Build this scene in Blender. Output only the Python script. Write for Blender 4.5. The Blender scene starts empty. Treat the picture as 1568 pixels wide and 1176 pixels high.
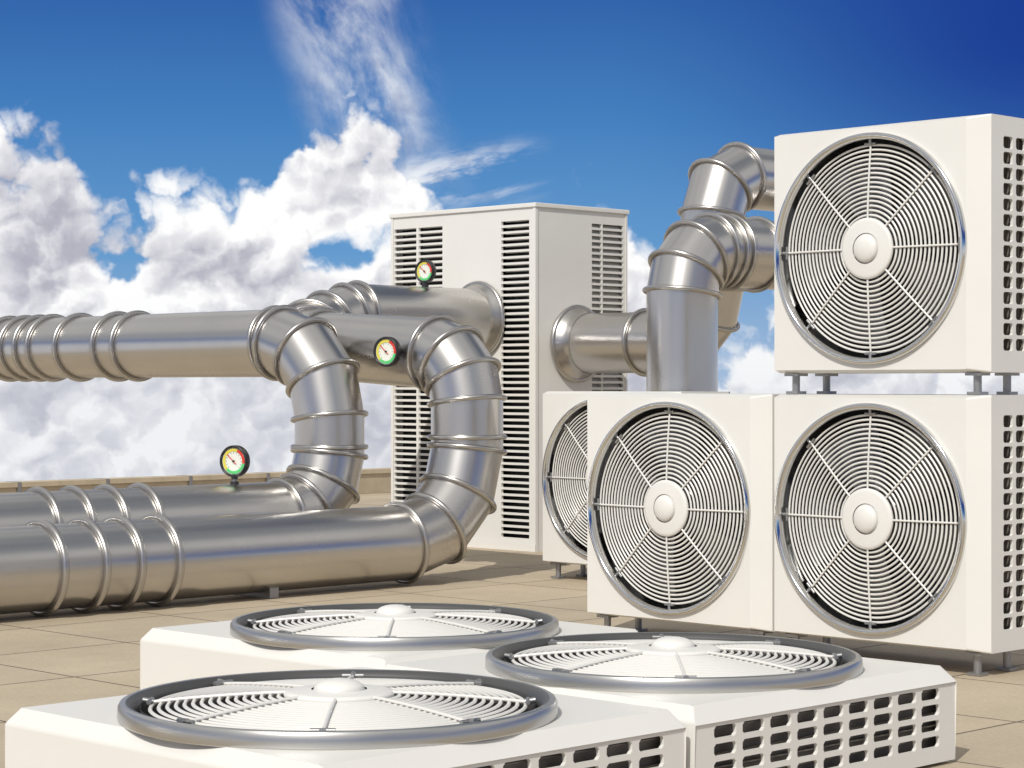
import bpy, math, random
from mathutils import Vector, Matrix
random.seed(3)
S=bpy.context.scene
H=1.136
PI=math.pi
V=Vector

# ------------------------------------------------------------------ materials
def new_mat(name):
    m=bpy.data.materials.new(name); m.use_nodes=True
    nt=m.node_tree; b=nt.nodes['Principled BSDF']
    return m,nt,b
def noise(nt,scale,detail=4,rough=.5,vec=None,dist=0,dim='3D'):
    n=nt.nodes.new('ShaderNodeTexNoise'); n.noise_dimensions=dim
    n.inputs['Scale'].default_value=scale
    n.inputs['Detail'].default_value=detail; n.inputs['Roughness'].default_value=rough
    n.inputs['Distortion'].default_value=dist
    if vec is not None: nt.links.new(vec,n.inputs['Vector'])
    return n.outputs[0]
def ramp(nt,fac,stops):
    r=nt.nodes.new('ShaderNodeValToRGB'); nt.links.new(fac,r.inputs[0])
    e=r.color_ramp.elements
    while len(e)<len(stops): e.new(0.5)
    for i,(p,c) in enumerate(stops):
        e[i].position=p; e[i].color=(c[0],c[1],c[2],1)
    return r.outputs[0]
def objvec(nt,scale=(1,1,1)):
    t=nt.nodes.new('ShaderNodeTexCoord'); m=nt.nodes.new('ShaderNodeMapping')
    m.inputs['Scale'].default_value=scale
    nt.links.new(t.outputs['Object'],m.inputs[0]); return m.outputs[0]
def simple(name,col,rough=.5,metal=0,var=.06,vscale=3,rvar=.08,bump=0,bscale=80,cheap=False):
    m,nt,b=new_mat(name)
    b.inputs['Metallic'].default_value=metal
    if cheap:
        b.inputs['Roughness'].default_value=rough
        v=objvec(nt)
        c0=[x*(1-var) for x in col]; c1=[min(1,x*(1+var)) for x in col]
        nt.links.new(ramp(nt,noise(nt,vscale,1,.5,v),[(.3,c0),(.7,c1)]),b.inputs['Base Color'])
        return m
    v=objvec(nt)
    n=noise(nt,vscale,4,.6,v)
    c0=[x*(1-var) for x in col]; c1=[min(1,x*(1+var)) for x in col]
    nt.links.new(ramp(nt,n,[(.3,c0),(.7,c1)]),b.inputs['Base Color'])
    nt.links.new(ramp(nt,n,[(.25,[rough+rvar]*3),(.75,[max(.02,rough-rvar)]*3)]),b.inputs['Roughness'])
    if bump:
        bn=nt.nodes.new('ShaderNodeBump'); bn.inputs['Strength'].default_value=bump; bn.inputs['Distance'].default_value=.002
        nt.links.new(noise(nt,bscale,2,.5,v),bn.inputs['Height']); nt.links.new(bn.outputs[0],b.inputs['Normal'])
    return m
PAINT=simple('cream_painted_metal',(.765,.752,.715),.38,0,.025,2,.06)
PIPE=simple('galvanised_steel',(.60,.583,.565),.285,1,.04,2.2,.02)
RINGM=simple('steel_band',(.52,.505,.485),.30,1,.04,5,.04,cheap=True)
CHROME=simple('polished_chrome',(.68,.68,.67),.12,1,.02,5,.03,cheap=True)
SHROUD=simple('dull_shroud',(.16,.16,.16),.5,.6,.05,5,.03,cheap=True)
RIMG=simple('grey_steel_rim',(.52,.515,.50),.30,.9,.03,5,.05,cheap=True)
RIMD=simple('dark_rim_lip',(.11,.11,.11),.4,.5,.03,5,.05,cheap=True)
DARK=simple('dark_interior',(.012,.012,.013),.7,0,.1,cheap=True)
BLADE=simple('fan_blade_metal',(.17,.17,.17),.32,.75,.05,cheap=True)
WIRE=simple('grille_wire',(.78,.765,.73),.35,.1,.02,cheap=True)
LEG=simple('leg_steel',(.35,.35,.35),.4,.8,.05,cheap=True)
BLACK=simple('black_plastic',(.02,.02,.022),.35,0,.1,cheap=True)
DIAL=simple('dial_white',(.8,.82,.74),.4,cheap=True)
GREEN=simple('dial_green',(.10,.60,.18),.4,cheap=True); YEL=simple('dial_yellow',(.75,.65,.08),.4,cheap=True); RED=simple('dial_red',(.7,.05,.03),.4,cheap=True)
COIL=simple('coil_interior',(.20,.175,.15),.6,0,.3,8,cheap=True)
PARA=simple('parapet_stone',(.50,.42,.30),.8,0,.15,4,.05,bump=.5,bscale=40)

def floor_mat():
    m,nt,b=new_mat('roof_tile')
    v=objvec(nt)
    br=nt.nodes.new('ShaderNodeTexBrick'); br.offset=0; br.squash=1
    nt.links.new(v,br.inputs['Vector'])
    br.inputs['Scale'].default_value=1
    br.inputs['Brick Width'].default_value=.8; br.inputs['Row Height'].default_value=.8
    br.inputs['Mortar Size'].default_value=.0065; br.inputs['Mortar Smooth'].default_value=.3
    br.inputs['Bias'].default_value=0
    br.inputs['Color1'].default_value=(.61,.51,.37,1); br.inputs['Color2'].default_value=(.56,.47,.345,1)
    br.inputs['Mortar'].default_value=(.13,.10,.075,1)
    n=noise(nt,1.3,6,.65,v); n2=noise(nt,60,3,.7,v)
    mx=nt.nodes.new('ShaderNodeMix'); mx.data_type='RGBA'; mx.blend_type='MULTIPLY'; mx.inputs[0].default_value=1
    nt.links.new(br.outputs['Color'],mx.inputs[6])
    nt.links.new(ramp(nt,n,[(.3,(.78,.77,.75)),(.7,(1,1,1))]),mx.inputs[7])
    mx2=nt.nodes.new('ShaderNodeMix'); mx2.data_type='RGBA'; mx2.blend_type='MULTIPLY'; mx2.inputs[0].default_value=1
    nt.links.new(mx.outputs[2],mx2.inputs[6])
    nt.links.new(ramp(nt,n2,[(.3,(.80,.80,.80)),(.7,(1,1,1))]),mx2.inputs[7])
    nt.links.new(mx2.outputs[2],b.inputs['Base Color'])
    b.inputs['Roughness'].default_value=.7
    bn=nt.nodes.new('ShaderNodeBump'); bn.inputs['Strength'].default_value=.6; bn.inputs['Distance'].default_value=.006
    bn.invert=True
    nt.links.new(br.outputs['Fac'],bn.inputs['Height'])
    nt.links.new(bn.outputs[0],b.inputs['Normal'])
    return m
FLOOR=floor_mat()

# ------------------------------------------------------------------ mesh helpers
class MB:
    def __init__(s): s.v=[]; s.f=[]; s.mi=[]; s.sm=[]; s.mats=[]
    def m(s,mat):
        if mat not in s.mats: s.mats.append(mat)
        return s.mats.index(mat)
    def add(s,vs,fs,mat,smooth=False):
        o=len(s.v); k=s.m(mat)
        s.v+= [tuple(x) for x in vs]
        for f in fs: s.f.append([o+i for i in f]); s.mi.append(k); s.sm.append(smooth)
    def quad(s,a,b,c,d,mat): s.add([a,b,c,d],[(0,1,2,3)],mat)
    def box(s,lo,hi,mat):
        x0,y0,z0=lo; x1,y1,z1=hi
        vs=[(x0,y0,z0),(x1,y0,z0),(x1,y1,z0),(x0,y1,z0),(x0,y0,z1),(x1,y0,z1),(x1,y1,z1),(x0,y1,z1)]
        s.add(vs,[(3,2,1,0),(4,5,6,7),(0,1,5,4),(1,2,6,5),(2,3,7,6),(3,0,4,7)],mat)
    def lathe(s,prof,mat,c=(0,0),n=96,smooth=True):
        vs=[];fs=[]
        for r,z in prof:
            for i in range(n):
                t=2*PI*i/n; vs.append((c[0]+r*math.cos(t),c[1]+r*math.sin(t),z))
        for j in range(len(prof)-1):
            for i in range(n):
                fs.append((j*n+i,j*n+(i+1)%n,(j+1)*n+(i+1)%n,(j+1)*n+i))
        s.add(vs,fs,mat,smooth)
    def torus(s,R,z,r,mat,n=96,k=6,c=(0,0)):
        prof=[(R+r*math.cos(2*PI*i/k),z+r*math.sin(2*PI*i/k)) for i in range(k+1)]
        s.lathe(prof,mat,c,n)
    def rod(s,p,q,r,mat,n=10,cap=True):
        p=V(p);q=V(q);d=(q-p).normalized()
        a=d.orthogonal().normalized(); b=d.cross(a)
        vs=[];
        for P in (p,q):
            for i in range(n):
                t=2*PI*i/n; vs.append(P+a*r*math.cos(t)+b*r*math.sin(t))
        s.add(vs,[(i,(i+1)%n,n+(i+1)%n,n+i) for i in range(n)],mat,True)
        if cap: s.add(vs[:n],[tuple(range(n))],mat); s.add(vs[n:],[tuple(range(n))],mat)
    def obj(s,name,parent=None,bevel=0):
        me=bpy.data.meshes.new(name); me.from_pydata(s.v,[],s.f)
        for m in s.mats: me.materials.append(m)
        me.polygons.foreach_set('material_index',s.mi); me.polygons.foreach_set('use_smooth',s.sm)
        me.update()
        o=bpy.data.objects.new(name,me); S.collection.objects.link(o)
        if parent: o.parent=parent
        if bevel:
            w=o.modifiers.new('w','WELD'); w.merge_threshold=.0005
            b=o.modifiers.new('b','BEVEL'); b.width=bevel; b.segments=3; b.limit_method='ANGLE'; b.angle_limit=math.radians(25)
        return o
def empty(name,mat=None):
    e=bpy.data.objects.new(name,None); S.collection.objects.link(e); e.empty_display_size=.1
    if mat is not None: e.matrix_world=mat
    return e
def frame(o,a,b,n):
    return Matrix(((a[0],b[0],n[0],o[0]),(a[1],b[1],n[1],o[1]),(a[2],b[2],n[2],o[2]),(0,0,0,1)))

def vent_panel(mb,O,e1,e2,nn,L1,L2,cols,rows,depth,c,mat,wall=None):
    O=V(O);e1=V(e1);e2=V(e2);nn=V(nn); wall=wall or mat
    P=lambda x,y,z=0:O+e1*x+e2*y+nn*z
    xs=[0]; xk=[]
    for s_,e_ in cols: xs+= [s_,e_]; xk+=[False,True]
    xs.append(L1); xk.append(False)
    ys=[0]; yk=[]
    for s_,e_ in rows: ys+=[s_,e_]; yk+=[False,True]
    ys.append(L2); yk.append(False)
    for i in range(len(xs)-1):
        for j in range(len(ys)-1):
            x0,x1,y0,y1=xs[i],xs[i+1],ys[j],ys[j+1]
            if not (xk[i] and yk[j]):
                mb.quad(P(x0,y0),P(x1,y0),P(x1,y1),P(x0,y1),mat)
            else:
                oc=[(x0+c,y0),(x1-c,y0),(x1,y0+c),(x1,y1-c),(x1-c,y1),(x0+c,y1),(x0,y1-c),(x0,y0+c)]
                for q,(a_,b_) in zip([(x1,y0),(x1,y1),(x0,y1),(x0,y0)],[(1,2),(3,4),(5,6),(7,0)]):
                    mb.add([P(*oc[a_]),P(*q),P(*oc[b_])],[(0,1,2)],mat)
                for k in range(8):
                    a_=oc[k];b_=oc[(k+1)%8]
                    mb.quad(P(*a_),P(*b_),P(b_[0],b_[1],-depth),P(a_[0],a_[1],-depth),wall)

# ------------------------------------------------------------------ fan (unit size, outer R .458)
def fan_shroud(mat,rim):
    f=MB()
    if rim: f.lathe([(.462,-.004),(.463,.010),(.460,.019),(.453,.023),(.445,.021),(.438,.012),(.436,-.0)],mat,n=128)
    f.lathe([(.436,.0),(.434,-.03),(.430,-.06),(.427,-.10),(.425,-.15)],mat,n=128)
    return f
def fan_blades(bm,nb,span0):
    f2=MB()
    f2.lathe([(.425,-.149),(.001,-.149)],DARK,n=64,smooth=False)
    for k in range(nb):
        t0=2*PI*k/nb; span=math.radians(span0)
        vs=[];fs=[];nr=6;na=8
        for i in range(nr+1):
            r=.10+(.385-.10)*i/nr
            for j in range(na+1):
                t=t0+span*(j/na-.5)+.5*(r-.1)
                vs.append((r*math.cos(t),r*math.sin(t),-.135+.06*(j/na)+.01*math.sin(PI*j/na)))
        for i in range(nr):
            for j in range(na):
                a=i*(na+1)+j; fs.append((a,a+1,a+na+2,a+na+1))
        f2.add(vs,fs,bm,True)
    f2.lathe([(.11,-.14),(.11,-.07),(.1,-.06),(.001,-.055)],bm,n=48)
    return f2
def fan_grille():
    g=MB()
    R0,R1,nw=.134,.414,16
    def zz(r): return -.026+.024*(1-(r/.42)**2)
    for i in range(nw):
        r=R0+(R1-R0)*i/(nw-1)
        g.torus(r,zz(r),.0047,WIRE,n=112,k=6)
    for k in range(8):
        t=PI/4*k; c,s_=math.cos(t),math.sin(t)
        pts=[(.10+.322*i/6) for i in range(7)]
        for i in range(6):
            ra,rb=pts[i],pts[i+1]
            g.rod((ra*c,ra*s_,zz(ra)+.007),(rb*c,rb*s_,zz(rb)+.007),.0042,WIRE,8)
        g.rod((.412*c,.412*s_,-.018),(.436*c,.436*s_,-.014),.007,LEG,8)
        tx,ty=-s_,c
        g.rod((.419*c+.026*tx,.419*s_+.026*ty,-.016),(.419*c-.026*tx,.419*s_-.026*ty,-.016),.0055,LEG,8)
    return g
def fan_hub():
    h=MB()
    h.lathe([(.121,-.002),(.123,.008),(.119,.013),(.108,.015),(.062,.018)],PAINT,n=96)
    h.lathe([(.060,.014)]+[(.056*math.cos(a),.019+.022*math.sin(a)) for a in [i*PI/2/8 for i in range(8)]]+[(.0005,.041)],PAINT,n=64)
    h.lathe([(.121,.002),(.0005,-.002)],PAINT,n=48)
    return h
BLADEL=simple('fan_blade_light',(.30,.30,.295),.35,.6,.05,cheap=True)
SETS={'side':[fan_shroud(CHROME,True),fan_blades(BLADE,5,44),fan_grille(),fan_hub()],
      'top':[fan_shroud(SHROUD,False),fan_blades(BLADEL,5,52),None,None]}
DATA={}
def add_fan(parent,c,R,kind='side'):
    names=['fan_shroud','fan_blades','fan_grille','fan_hub']
    obs=[]
    for i,nm in enumerate(names):
        k=(kind,i) if SETS[kind][i] is not None else ('side',i)
        if k not in DATA:
            o=SETS[k[0]][i].obj(nm,parent); DATA[k]=o.data
        else:
            o=bpy.data.objects.new(nm,DATA[k]); S.collection.objects.link(o); o.parent=parent
        obs.append(o)
    s=R/.458
    for o in obs: o.location=(c[0],c[1],0); o.scale=(s,s,s)
    obs[1].rotation_euler=(0,0,random.random()*3)
    return obs

def ac_body(parent,W,Hh,D,fc,fr,ch,dn,cols,rows):
    m=MB()
    x0,x1,y0,y1=ch[0],W-ch[1],ch[2],Hh-ch[3]
    angs=set([2*PI*i/96 for i in range(96)])
    cor=[(x0,y0),(x1,y0),(x1,y1),(x0,y1)]
    for q in cor: angs.add(math.atan2(q[1]-fc[1],q[0]-fc[0])%(2*PI))
    angs=sorted(angs)
    inner=[];outer=[]
    for t in angs:
        c,s_=math.cos(t),math.sin(t)
        inner.append((fc[0]+fr*c,fc[1]+fr*s_,0))
        k=[]
        if c>1e-9:k.append((x1-fc[0])/c)
        if c<-1e-9:k.append((x0-fc[0])/c)
        if s_>1e-9:k.append((y1-fc[1])/s_)
        if s_<-1e-9:k.append((y0-fc[1])/s_)
        k=min(k); outer.append((fc[0]+k*c,fc[1]+k*s_,0))
    n=len(angs)
    ff=MB()
    ff.add(inner+outer,[(i,n+i,n+(i+1)%n,(i+1)%n) for i in range(n)],PAINT)
    ff.obj('front_panel',parent)
    F=[(x0,y0,0),(x1,y0,0),(x1,y1,0),(x0,y1,0)]
    G=[(0,0,-dn),(W,0,-dn),(W,Hh,-dn),(0,Hh,-dn)]
    B=[(0,0,-D),(W,0,-D),(W,Hh,-D),(0,Hh,-D)]
    vs=F+G+B
    fs=[(4,5,1,0),(5,6,2,1),(6,7,3,2),(7,4,0,3), (8,9,5,4),(10,11,7,6),(11,8,4,7),(11,10,9,8)]
    m.add(vs,fs,PAINT)
    m.obj('casing',parent,bevel=.006)
    p=MB()
    vent_panel(p,(W,0,-dn),(0,0,-1),(0,1,0),(1,0,0),D-dn,Hh,cols,rows,.012,.008,PAINT)
    p.obj('side_vent',parent)
    q=MB(); q.box((W-.075,.03,-D+.012),(W-.045,Hh-.03,-dn-.008),COIL)
    z=-dn-.03
    while z>-D+.03:
        q.box((W-.043,.03,z-.002),(W-.03,Hh-.03,z+.002),COIL); z-=.035
    q.obj('coil',parent)

def side_unit(X,Yleft,Zb,leg,W=1.033):
    e=empty('air_conditioner_unit',frame((X,Yleft,Zb),(0,-1,0),(0,0,1),(-1,0,0)))
    cols=[(.085+.09*k,.085+.09*k+.068) for k in range(4)]
    rows=[(.085+.0607*k,.085+.0607*k+.047) for k in range(14)]
    ac_body(e,W,1.0,.46,(.486,.50),.45,(.010,.085,.012,.012),.045,cols,rows)
    add_fan(e,(.486,.50),.462)
    l=MB()
    for a in (.07,.955):
        for n in (-.07,-.28):
            l.rod((a,.004,n),(a,-leg+.012,n),.016,LEG,14)
            l.box((a-.03,-leg+.001,n-.03),(a+.03,-leg+.013,n+.03),LEG)
            l.box((a-.035,-.012,n-.035),(a+.035,-.0005,n+.035),LEG)
    l.obj('legs',e)
    return e
side_unit(7.241,5.700,.093,.093)
side_unit(7.241,6.769,.093,.093)
side_unit(9.164,8.92,.093,.093)
side_unit(7.241,5.700,1.181,.088)

def top_unit(Xmin,Ymax,W,Hx,fx,fy,R=.545):
    e=empty('condenser_unit',frame((Xmin,Ymax,.291),(0,-1,0),(1,0,0),(0,0,1)))
    D=.28;dn=.04
    cols=[(.018+.047*k,.018+.047*k+.033) for k in range(4)]
    n=9; p=(Hx-.14)/n
    rows=[(.07+p*k+.013,.07+p*(k+1)-.013) for k in range(n)]
    fc=(Ymax-fy,fx-Xmin)
    ac_body(e,W,Hx,D,fc,R*.45/.458,(.03,.03,.03,.03),dn,cols,rows)
    fo=add_fan(e,fc,R*.97,'top')
    for o in fo: o.location.z=.03
    fo[2].location.z=.052; fo[3].location.z=.044
    r=MB()
    r.lathe([(R*1.012,-.003),(R*1.026,.0),(R*1.028,.006),(R*1.026,.032),(R*1.018,.040)],RIMG,c=fc,n=160)
    r.lathe([(R*1.018,.040),(R*1.005,.043),(R*.990,.042)],RIMG,c=fc,n=160)
    r.lathe([(R*.990,.042),(R*.975,.040),(R*.965,.030),(R*.928,.012),(R*.925,-.01)],RIMD,c=fc,n=160)
    r.obj('fan_rim',e)
    return e
top_unit(3.10,4.975,1.275,1.235,3.65,4.276)
top_unit(4.37,4.965,1.265,1.21,4.955,4.276)
top_unit(4.445,6.27,1.27,1.22,5.005,5.57)

# ------------------------------------------------------------------ tall cabinet
def cabinet():
    X0,Y0,X1,Y1,Z=10.585,10.36,11.508,11.815,2.365
    e=empty('ventilation_cabinet',frame((X0,Y1,0),(0,-1,0),(0,0,1),(-1,0,0)))
    W=Y1-Y0; D=X1-X0; Zt=Z-.03
    rows=[(.085+.0428*k,.085+.0428*k+.027) for k in range(51)]
    p=MB()
    vent_panel(p,(0,0,0),(1,0,0),(0,1,0),(0,0,1),W,Zt,[(.028,.262),(.285,.535),(1.125,1.395)],rows,.02,.002,PAINT)
    vent_panel(p,(W,0,0),(0,0,-1),(0,1,0),(1,0,0),D,Zt,[(.56,.66),(.672,.885)],rows,.02,.002,PAINT)
    p.quad((0,0,0),(0,Zt,0),(0,Zt,-D),(0,0,-D),PAINT)
    p.quad((0,0,-D),(0,Zt,-D),(W,Zt,-D),(W,0,-D),PAINT)
    p.obj('casing',e)
    s=MB()
    for r0,r1 in rows:
        y=(r0+r1)/2
        for a,b in ((.02,.27),(.28,.54),(1.12,1.40)):
            s.quad((a,y+.028,-.022),(b,y+.028,-.022),(b,y+.010,-.05),(a,y+.010,-.05),PAINT)
        s.quad((W-.022,y-.014,-.55),(W-.022,y-.014,-.89),(W-.055,y+.020,-.89),(W-.055,y+.020,-.55),PAINT)
    s.obj('slats',e)
    q=MB()
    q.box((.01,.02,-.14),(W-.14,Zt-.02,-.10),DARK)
    q.box((W-.14,.02,-D+.01),(W-.10,Zt-.02,-.14),COIL)
    q.obj('core',e)
    t=MB(); t.box((-.014,Zt,-D-.014),(W+.014,Zt+.03,.014),PAINT); t.obj('lid',e,bevel=.004)
    t=MB()
    t.box((-.003,.0,.0015),(.02,Zt-.001,.006),PAINT)
    t.box((W-.02,0.0,.0015),(W+.006,Zt-.001,.006),PAINT)
    t.box((W+.0015,0.0,-.02),(W+.006,Zt-.001,.0013),PAINT)
    t.box((W+.0015,0.0,-D),(W+.006,Zt-.001,-D+.02),PAINT)
    t.box((-.003,.0,.0062),(W+.007,.05,.012),PAINT)
    t.obj('corner_trim',e)
cabinet()

# ------------------------------------------------------------------ pipes
def circ(p,d,m,r,n=72):
    p=V(p);d=V(d).normalized();m=V(m).normalized()
    up=V((0,0,1)) if abs(d.z)<.9 else V((1,0,0))
    a=d.cross(up).normalized(); b=d.cross(a)
    out=[]
    for i in range(n):
        t=2*PI*i/n; o=a*math.cos(t)*r+b*math.sin(t)*r
        out.append(p+o-d*(o.dot(m)/d.dot(m)))
    return out
def ring(mb,p,m,r,d=None,rad=.015,mat=None,w=1.0):
    d=d or m; m=V(m).normalized(); p=V(p)
    c=circ(p,d,m,r+.010)
    n=len(c);k=10;vs=[];fs=[]
    for q in c:
        rd=(q-p).normalized()
        for j in range(k):
            t=2*PI*j/k; vs.append(q+rd*rad*math.cos(t)+m*rad*w*math.sin(t))
    for i in range(n):
        for j in range(k):
            fs.append((i*k+j,i*k+(j+1)%k,((i+1)%n)*k+(j+1)%k,((i+1)%n)*k+j))
    mb.add(vs,fs,mat or RINGM,True)
def tube(mb,pts,r,mat=None,ring_idx=()):
    pts=[V(p) for p in pts]; n=len(pts)
    dirs=[(pts[i+1]-pts[i]).normalized() for i in range(n-1)]
    ms=[dirs[0]]+[(dirs[i]+dirs[i+1]).normalized() for i in range(n-2)]+[dirs[-1]]
    for i in range(n-1):
        a=circ(pts[i],dirs[i],ms[i],r); b=circ(pts[i+1],dirs[i],ms[i+1],r); k=len(a)
        mb.add(a+b,[(j,(j+1)%k,k+(j+1)%k,k+j) for j in range(k)],mat or PIPE,True)
    for i in ring_idx:
        ring(mb,pts[i],ms[i],r,d=dirs[min(i,n-2)])
def route(ctrl,radii,ns):
    ctrl=[V(c) for c in ctrl]; out=[ctrl[0]]; idx=[]
    for i in range(1,len(ctrl)-1):
        P=ctrl[i]; din=(P-ctrl[i-1]).normalized(); dout=(ctrl[i+1]-P).normalized()
        th=din.angle(dout); R=radii[i-1]; n=ns[i-1]
        L=R*math.tan(th/2); st=P-din*L
        nrm=(dout-din*din.dot(dout)).normalized(); C=st+nrm*R
        for k in range(n+1):
            t=th*k/n
            out.append(C-nrm*R*math.cos(t)+din*R*math.sin(t)); idx.append(len(out)-1)
    out.append(ctrl[-1]); return out,idx
def bell(mb,p,d,r):
    p=V(p);d=V(d)
    prof=[(r+.002,.13),(r+.006,.10),(r+.02,.07),(r+.04,.045),(r+.052,.02),(r+.05,.002)]
    loops=[circ(p+d*z,d,d,rr) for rr,z in prof]; k=len(loops[0])
    vs=[q for l in loops for q in l]; fs=[]
    for i in range(len(prof)-1):
        for j in range(k): fs.append((i*k+j,i*k+(j+1)%k,(i+1)*k+(j+1)%k,(i+1)*k+j))
    mb.add(vs,fs,RINGM,True)
    ring(mb,p+d*.022,d,r+.036,rad=.018)
def saddle(mb,x,y,z0):
    w,t=.16,.03
    mb.box((x-t,y-w,.002),(x+t,y+w,z0),LEG)
def Yat(u,X): t=(u-784)/3350; return X*(1-t)/(1+t)
def Xat(u,Y): t=(u-784)/3350; return Y*(1+t)/(1-t)

X1,Y1,ZU,ZL=8.35,9.87,1.383,.366
e=empty('ventilation_pipe'); m=MB(); r=.205
pts,idx=route([(X1,24,ZU),(X1,Y1,ZU),(X1,Y1,ZL),(-2,Y1,ZL)],[.44,.36],[3,3])
tube(m,pts,r,ring_idx=idx)
ring(m,(X1,Y1+.49,ZU),(0,1,0),r)
ring(m,(X1,Y1,ZL+.40),(0,0,1),r)
for u in (-14,16,40,62,82,124,182,212): ring(m,(X1,Yat(u,X1),ZU),(0,1,0),r,rad=.018)
for u in (-150,-70,58,110,162,214): ring(m,(Xat(u,Y1),Y1,ZL),(1,0,0),r,rad=.018)
for x in (4.9,6.9): saddle(m,x,Y1,ZL-r+.03)
m.obj('duct',e)
X2,Y2,Z2,ZL2=8.82,9.19,1.30,.238
e=empty('ventilation_pipe'); m=MB(); r=.21
pts,idx=route([(10.585,10.90,1.585),(9.42,10.90,1.585),(8.82,10.90,1.40),(X2,Y2,Z2),(X2,Y2,ZL2),(-2,Y2,ZL2)],[.3,.42,.28,.52],[1,3,3,3])
tube(m,pts,r,ring_idx=idx)
bell(m,(10.583,10.90,1.585),(-1,0,0),.203)
ring(m,(X2,Y2,ZL2+.59),(0,0,1),r)
for u in (-220,-120,62,126,180,238): ring(m,(Xat(u,Y2),Y2,ZL2),(1,0,0),r,rad=.02)
for x in (3.6,7.3): saddle(m,x,Y2+.05,ZL2-r+.03)
m.obj('duct',e)
e=empty('ventilation_pipe'); m=MB(); r=.205
pts,idx=route([(10.98,10.36,1.414),(10.98,9.137,1.414),(10.98,9.137,2.50),(12.2,9.137,2.50),(12.2,9.137,1.93),(12.2,5.2,1.93),(7.70,5.2,1.93)],[.36,.27,.27,.27,.4],[3,2,3,3,3])
tube(m,pts,r,ring_idx=idx)
bell(m,(10.98,10.358,1.414),(0,-1,0),r)
ring(m,(10.98,9.137,1.93),(0,0,1),r)
ring(m,(10.98,9.72,1.414),(0,1,0),r)
m.obj('duct',e)
e=empty('ventilation_pipe'); m=MB(); r=.212
pts,idx=route([(9.91,8.48,0),(9.91,8.48,1.935),(12.15,8.48,1.935)],[.26],[3])
tube(m,pts,r,ring_idx=idx)
for x in (10.26,10.33,10.60): ring(m,(x,8.48,1.935),(1,0,0),r)
m.obj('duct',e)

# ------------------------------------------------------------------ gauges
def gauge(base,stemdir,stem,R,yaw):
    c=V(base)+V(stemdir)*stem
    n=V((-math.cos(yaw),-math.sin(yaw),0)); a=V((0,0,1)).cross(n)
    e=empty('pressure_gauge',frame(c,a,(0,0,1),n))
    m=MB()
    m.lathe([(.001,-.03),(R*.9,-.03),(R,-.022),(R,.012),(R*.97,.018),(R*.88,.018),(R*.84,.008)],BLACK,n=64)
    m.lathe([(R*.86,.006),(.0005,.006)],DIAL,n=48,smooth=False)
    def arc(a0,a1,mat):
        k=14;vs=[];
        for i in range(k+1):
            t=math.radians(a0+(a1-a0)*i/k)
            for rr in (R*.62,R*.80): vs.append((rr*math.cos(t),rr*math.sin(t),.0085))
        m.add(vs,[(2*i,2*i+1,2*i+3,2*i+2) for i in range(k)],mat)
    arc(225,150,YEL); arc(148,70,YEL); arc(68,-10,RED); arc(-12,-100,GREEN); arc(-102,-134,GREEN)
    for i in range(13):
        t=math.radians(225-270*i/12); m.rod((R*.5*math.cos(t),R*.5*math.sin(t),.009),(R*.57*math.cos(t),R*.57*math.sin(t),.009),R*.012,BLACK,6)
    t=math.radians(138); m.rod((-R*.25*math.cos(t),-R*.25*math.sin(t),.012),(R*.62*math.cos(t),R*.62*math.sin(t),.012),R*.03,RED,8)
    m.rod((0,0,.008),(0,0,.016),R*.07,BLACK,16)
    inv=e.matrix_world.inverted()
    b=inv@V(base); start=inv@(c+V(stemdir)*(-R*.8 if abs(stemdir[2])>.5 else -.028))
    dl=(start-b).normalized()
    m.rod(b-dl*.012,start,.012,LEG,12)
    m.rod(b-dl*.01,b+dl*.014,.026,BLACK,6)
    m.rod(start-dl*.03,start-dl*.002,.02,BLACK,6)
    m.obj('gauge_body',e)
gauge((Xat(359,Y1),Y1,ZL+.205),(0,0,1),.128,.090,math.radians(20))
gauge((X2-.21,Yat(610,X2-.21),1.325),(-1,0,0),.09,.088,math.radians(12))
gauge((Xat(651,10.90),10.90,1.795),(0,0,1),.105,.078,math.radians(10))

# ------------------------------------------------------------------ roof
m=MB(); m.box((-14,-14,-.6),(27.3,17.3,0),FLOOR); m.obj('rooftop_floor')
def parapet(n0,n1,axis,pos):
    m=MB(); L=.95;x=n0
    while x<n1:
        a,b=x+.006,x+L-.006
        if axis=='x':
            m.box((a,pos,.002),(b,pos+.2,.205),PARA); m.box((a-.003,pos-.02,.207),(b+.003,pos+.22,.25),PARA)
            m.box((b-.012,pos-.024,.002),(b+.024,pos+.19,.252),LEG)
        else:
            m.box((pos,a,.002),(pos+.2,b,.205),PARA); m.box((pos-.02,a-.003,.207),(pos+.22,b+.003,.25),PARA)
        x+=L
    m.obj('parapet_wall')
parapet(-14+1.04,26.5,'x',17.08)
parapet(-14,16.8,'y',27.0)

# ------------------------------------------------------------------ world
w=bpy.data.worlds.new('World'); S.world=w; w.use_nodes=True
nt=w.node_tree; nt.nodes.clear(); L=nt.links
def inp(sock,v):
    if isinstance(v,(int,float)): sock.default_value=v
    elif isinstance(v,(tuple,list)): sock.default_value=v
    else: L.new(v,sock)
def M(op,a,b=0,c=None,clamp=False):
    n=nt.nodes.new('ShaderNodeMath'); n.operation=op; n.use_clamp=clamp
    inp(n.inputs[0],a); inp(n.inputs[1],b)
    if c is not None: inp(n.inputs[2],c)
    return n.outputs[0]
def SM(x,a,b):
    n=nt.nodes.new('ShaderNodeMapRange'); n.interpolation_type='SMOOTHSTEP'
    inp(n.inputs[0],x); inp(n.inputs[1],a); inp(n.inputs[2],b); inp(n.inputs[3],0.0); inp(n.inputs[4],1.0)
    return n.outputs[0]
def COMB(x,y,z=0):
    n=nt.nodes.new('ShaderNodeCombineXYZ'); inp(n.inputs[0],x);inp(n.inputs[1],y);inp(n.inputs[2],z); return n.outputs[0]
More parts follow.
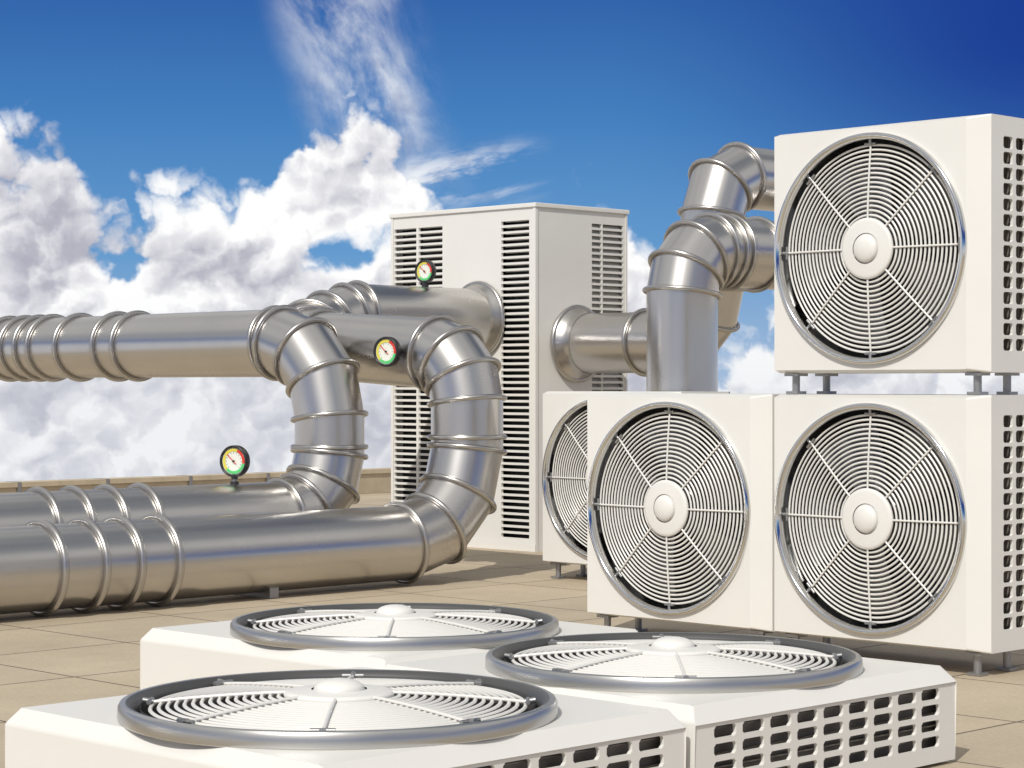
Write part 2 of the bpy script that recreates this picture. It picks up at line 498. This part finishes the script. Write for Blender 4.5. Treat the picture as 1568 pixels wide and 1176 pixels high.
def MIXC(f,a,b):
    n=nt.nodes.new('ShaderNodeMix'); n.data_type='RGBA'; inp(n.inputs[0],f); inp(n.inputs[6],a); inp(n.inputs[7],b); return n.outputs[2]
tc=nt.nodes.new('ShaderNodeTexCoord'); sp=nt.nodes.new('ShaderNodeSeparateXYZ'); L.new(tc.outputs['Generated'],sp.inputs[0])
dx,dy,dz=sp.outputs
az=M('ARCTAN2',dy,dx)
A=M('MULTIPLY',M('SUBTRACT',PI/4,az),180/PI)
el=M('MULTIPLY',M('ARCSINE',dz),180/PI)
px=M('ADD',M('MULTIPLY',A,.059),.784)
py=M('MULTIPLY',el,.059)
def nz(vec,scale,detail,rough,dist=0): return noise(nt,scale,detail,rough,vec,dist,'2D')
def vor(vec,scale):
    vo=nt.nodes.new('ShaderNodeTexVoronoi'); vo.voronoi_dimensions='2D'; vo.feature='F1'; vo.inputs['Scale'].default_value=scale
    L.new(vec,vo.inputs['Vector']); d=vo.outputs['Distance']
    return M('SUBTRACT',1,M('MULTIPLY',M('MULTIPLY',d,d),1.3))
v0=COMB(px,py)
wn=nt.nodes.new('ShaderNodeTexNoise'); wn.noise_dimensions='2D'; wn.inputs['Scale'].default_value=10; wn.inputs['Detail'].default_value=4; wn.inputs['Roughness'].default_value=.6; L.new(v0,wn.inputs['Vector'])
va=nt.nodes.new('ShaderNodeVectorMath'); va.operation='MULTIPLY_ADD'
L.new(wn.outputs['Color'],va.inputs[0]); va.inputs[1].default_value=(.10,.10,.0); L.new(v0,va.inputs[2])
warp=va.outputs[0]
def cloudn(off):
    if off:
        a=nt.nodes.new('ShaderNodeVectorMath'); a.operation='ADD'; L.new(warp,a.inputs[0]); a.inputs[1].default_value=off; v=a.outputs[0]
    else: v=warp
    f=nz(v,5.0,6,.55)
    return M('ADD',M('MULTIPLY',f,.56),M('ADD',M('MULTIPLY',vor(v,9),.28),M('MULTIPLY',vor(v,24),.16)))
n0=cloudn(None); n1=cloudn((-.012,.018,0))
fc=nt.nodes.new('ShaderNodeFloatCurve')
U=M('DIVIDE',px,1.568,clamp=True)
L.new(U,fc.inputs['Value'])
tops=[(0,180),(60,175),(110,200),(135,290),(180,325),(240,315),(310,310),(345,325),(372,280),(405,270),(435,215),(470,140),(520,120),(560,150),(600,195),(640,270),(700,380),(830,350),(870,318),(905,335),(960,345),(1000,360),(1035,470),(1100,495),(1180,500),(1568,510)]
cv=fc.mapping.curves[0]
cv.points[0].location=(0,(588-180)/588); cv.points[1].location=(1,(588-510)/588)
for u,v in tops[1:-1]: cv.points.new(u/1568,(588-v)/588)
for p in cv.points: p.handle_type='AUTO_CLAMPED'
fc.mapping.update()
T=M('MULTIPLY',fc.outputs[0],.588)
gapx=M('DIVIDE',M('SUBTRACT',px,.55),.11); gapy=M('DIVIDE',M('SUBTRACT',py,M('ADD',.215,M('MULTIPLY',M('SUBTRACT',px,.55),.25))),.040)
gap=M('MULTIPLY',SM(M('ADD',M('MULTIPLY',gapx,gapx),M('MULTIPLY',gapy,gapy)),1.9,.0),2.5)
D0=M('ADD',M('MULTIPLY',M('MINIMUM',M('SUBTRACT',T,py),.13),17),M('MULTIPLY',M('SUBTRACT',n0,.585),6.5))
D0=M('SUBTRACT',D0,gap)
alpha=SM(D0,-.15,.95)
v2=COMB(M('ADD',M('ADD',px,M('MULTIPLY',py,.35)),4.2),M('ADD',M('MULTIPLY',py,.6),3.7))
wn2=nz(v2,8,8,.60,.25)
cx=M('SUBTRACT',px,M('SUBTRACT',.60,M('MULTIPLY',M('SUBTRACT',py,.3),.28)))
wm=M('MULTIPLY',SM(M('ABSOLUTE',cx),.14,.0),SM(py,.2,.35))
v3=COMB(M('MULTIPLY',px,.5),M('ADD',M('MULTIPLY',py,2.2),M('MULTIPLY',px,-.5)))
wn3=nz(v3,8,6,.6,.3)
wy=M('SUBTRACT',py,M('ADD',.318,M('MULTIPLY',M('SUBTRACT',px,.7),.12)))
wm3=M('MULTIPLY',SM(M('ABSOLUTE',wy),.065,.0),M('MULTIPLY',SM(px,.56,.64),SM(px,.86,.74)))
wisp=M('MAXIMUM',M('MULTIPLY',SM(wn2,.34,.74),wm),M('MULTIPLY',SM(wn3,.40,.64),wm3))
wisp=M('MULTIPLY',wisp,.9)
rel=M('SUBTRACT',n0,n1)
depth=SM(D0,.4,3.0)
lown=nz(COMB(px,M('MULTIPLY',py,1.4)),4.5,4,.5)
br=M('ADD',M('ADD',.92,M('MULTIPLY',rel,2.1)),M('MULTIPLY',depth,-.22))  # sunlit sides and shaded interiors of the clouds painted into their brightness
br=M('ADD',br,M('MULTIPLY',M('SUBTRACT',lown,.51),1.6),clamp=True)
ccol=ramp(nt,br,[(0,(.36,.37,.455)),(.4,(.475,.48,.55)),(.7,(.73,.73,.775)),(1,(1,1,1))])
ccol=MIXC(M('MULTIPLY',SM(py,.16,-.06),.35),ccol,(.64,.68,.75,1))
sky=ramp(nt,M('DIVIDE',M('ADD',el,3),16,clamp=True),[(0,(.62,.68,.76)),(.20,(.36,.50,.70)),(.40,(.13,.33,.62)),(.62,(.06,.215,.52)),(.85,(.026,.11,.38)),(1,(.018,.08,.32))])
right=SM(px,.9,1.6)
skyd=MIXC(right,sky,(.012,.05,.30,1))
skyd=MIXC(SM(el,2.0,9.0),sky,skyd)
low=MIXC(M('MAXIMUM',alpha,wisp),skyd,ccol)
ns=nt.nodes.new('ShaderNodeTexSky'); ns.sky_type='NISHITA'; ns.sun_disc=False
sun_dir=V((-.62,-.28,.64)).normalized()
ns.sun_elevation=math.asin(sun_dir.z); ns.sun_rotation=math.atan2(sun_dir.x,sun_dir.y)
bgN=nt.nodes.new('ShaderNodeBackground'); L.new(ns.outputs[0],bgN.inputs[0]); bgN.inputs[1].default_value=.06
bgC=nt.nodes.new('ShaderNodeBackground'); bgC.inputs[0].default_value=(.64,.635,.625,1); bgC.inputs[1].default_value=1.0  # unseen overhead cloud white, added as neutral fill light and for reflections
bgL=nt.nodes.new('ShaderNodeBackground'); L.new(low,bgL.inputs[0]); bgL.inputs[1].default_value=1
hi=nt.nodes.new('ShaderNodeMixShader'); gn=noise(nt,2.2,3,.6,tc.outputs['Generated'])
L.new(SM(gn,.38,.54),hi.inputs[0]); L.new(bgN.outputs[0],hi.inputs[1]); L.new(bgC.outputs[0],hi.inputs[2])
ms=nt.nodes.new('ShaderNodeMixShader'); L.new(SM(el,10.8,16),ms.inputs[0]); L.new(bgL.outputs[0],ms.inputs[1]); L.new(hi.outputs[0],ms.inputs[2])
wo=nt.nodes.new('ShaderNodeOutputWorld'); L.new(ms.outputs[0],wo.inputs[0])

# ------------------------------------------------------------------ sun & camera
sl=bpy.data.lights.new('sun','SUN'); sl.energy=3.1; sl.angle=math.radians(.8); sl.color=(1,.965,.90)
so=bpy.data.objects.new('sun',sl); S.collection.objects.link(so)
so.rotation_euler=sun_dir.to_track_quat('Z','Y').to_euler()
cd=bpy.data.cameras.new('camera'); co=bpy.data.objects.new('camera',cd); S.collection.objects.link(co)
cd.sensor_width=36; cd.lens=36*3350/1568; cd.clip_end=500; cd.clip_start=.05
co.location=(0,0,H); co.rotation_euler=(PI/2,0,-PI/4)
S.camera=co
S.view_settings.view_transform='Standard'
try: S.view_settings.look='None'
except: pass
S.view_settings.exposure=0
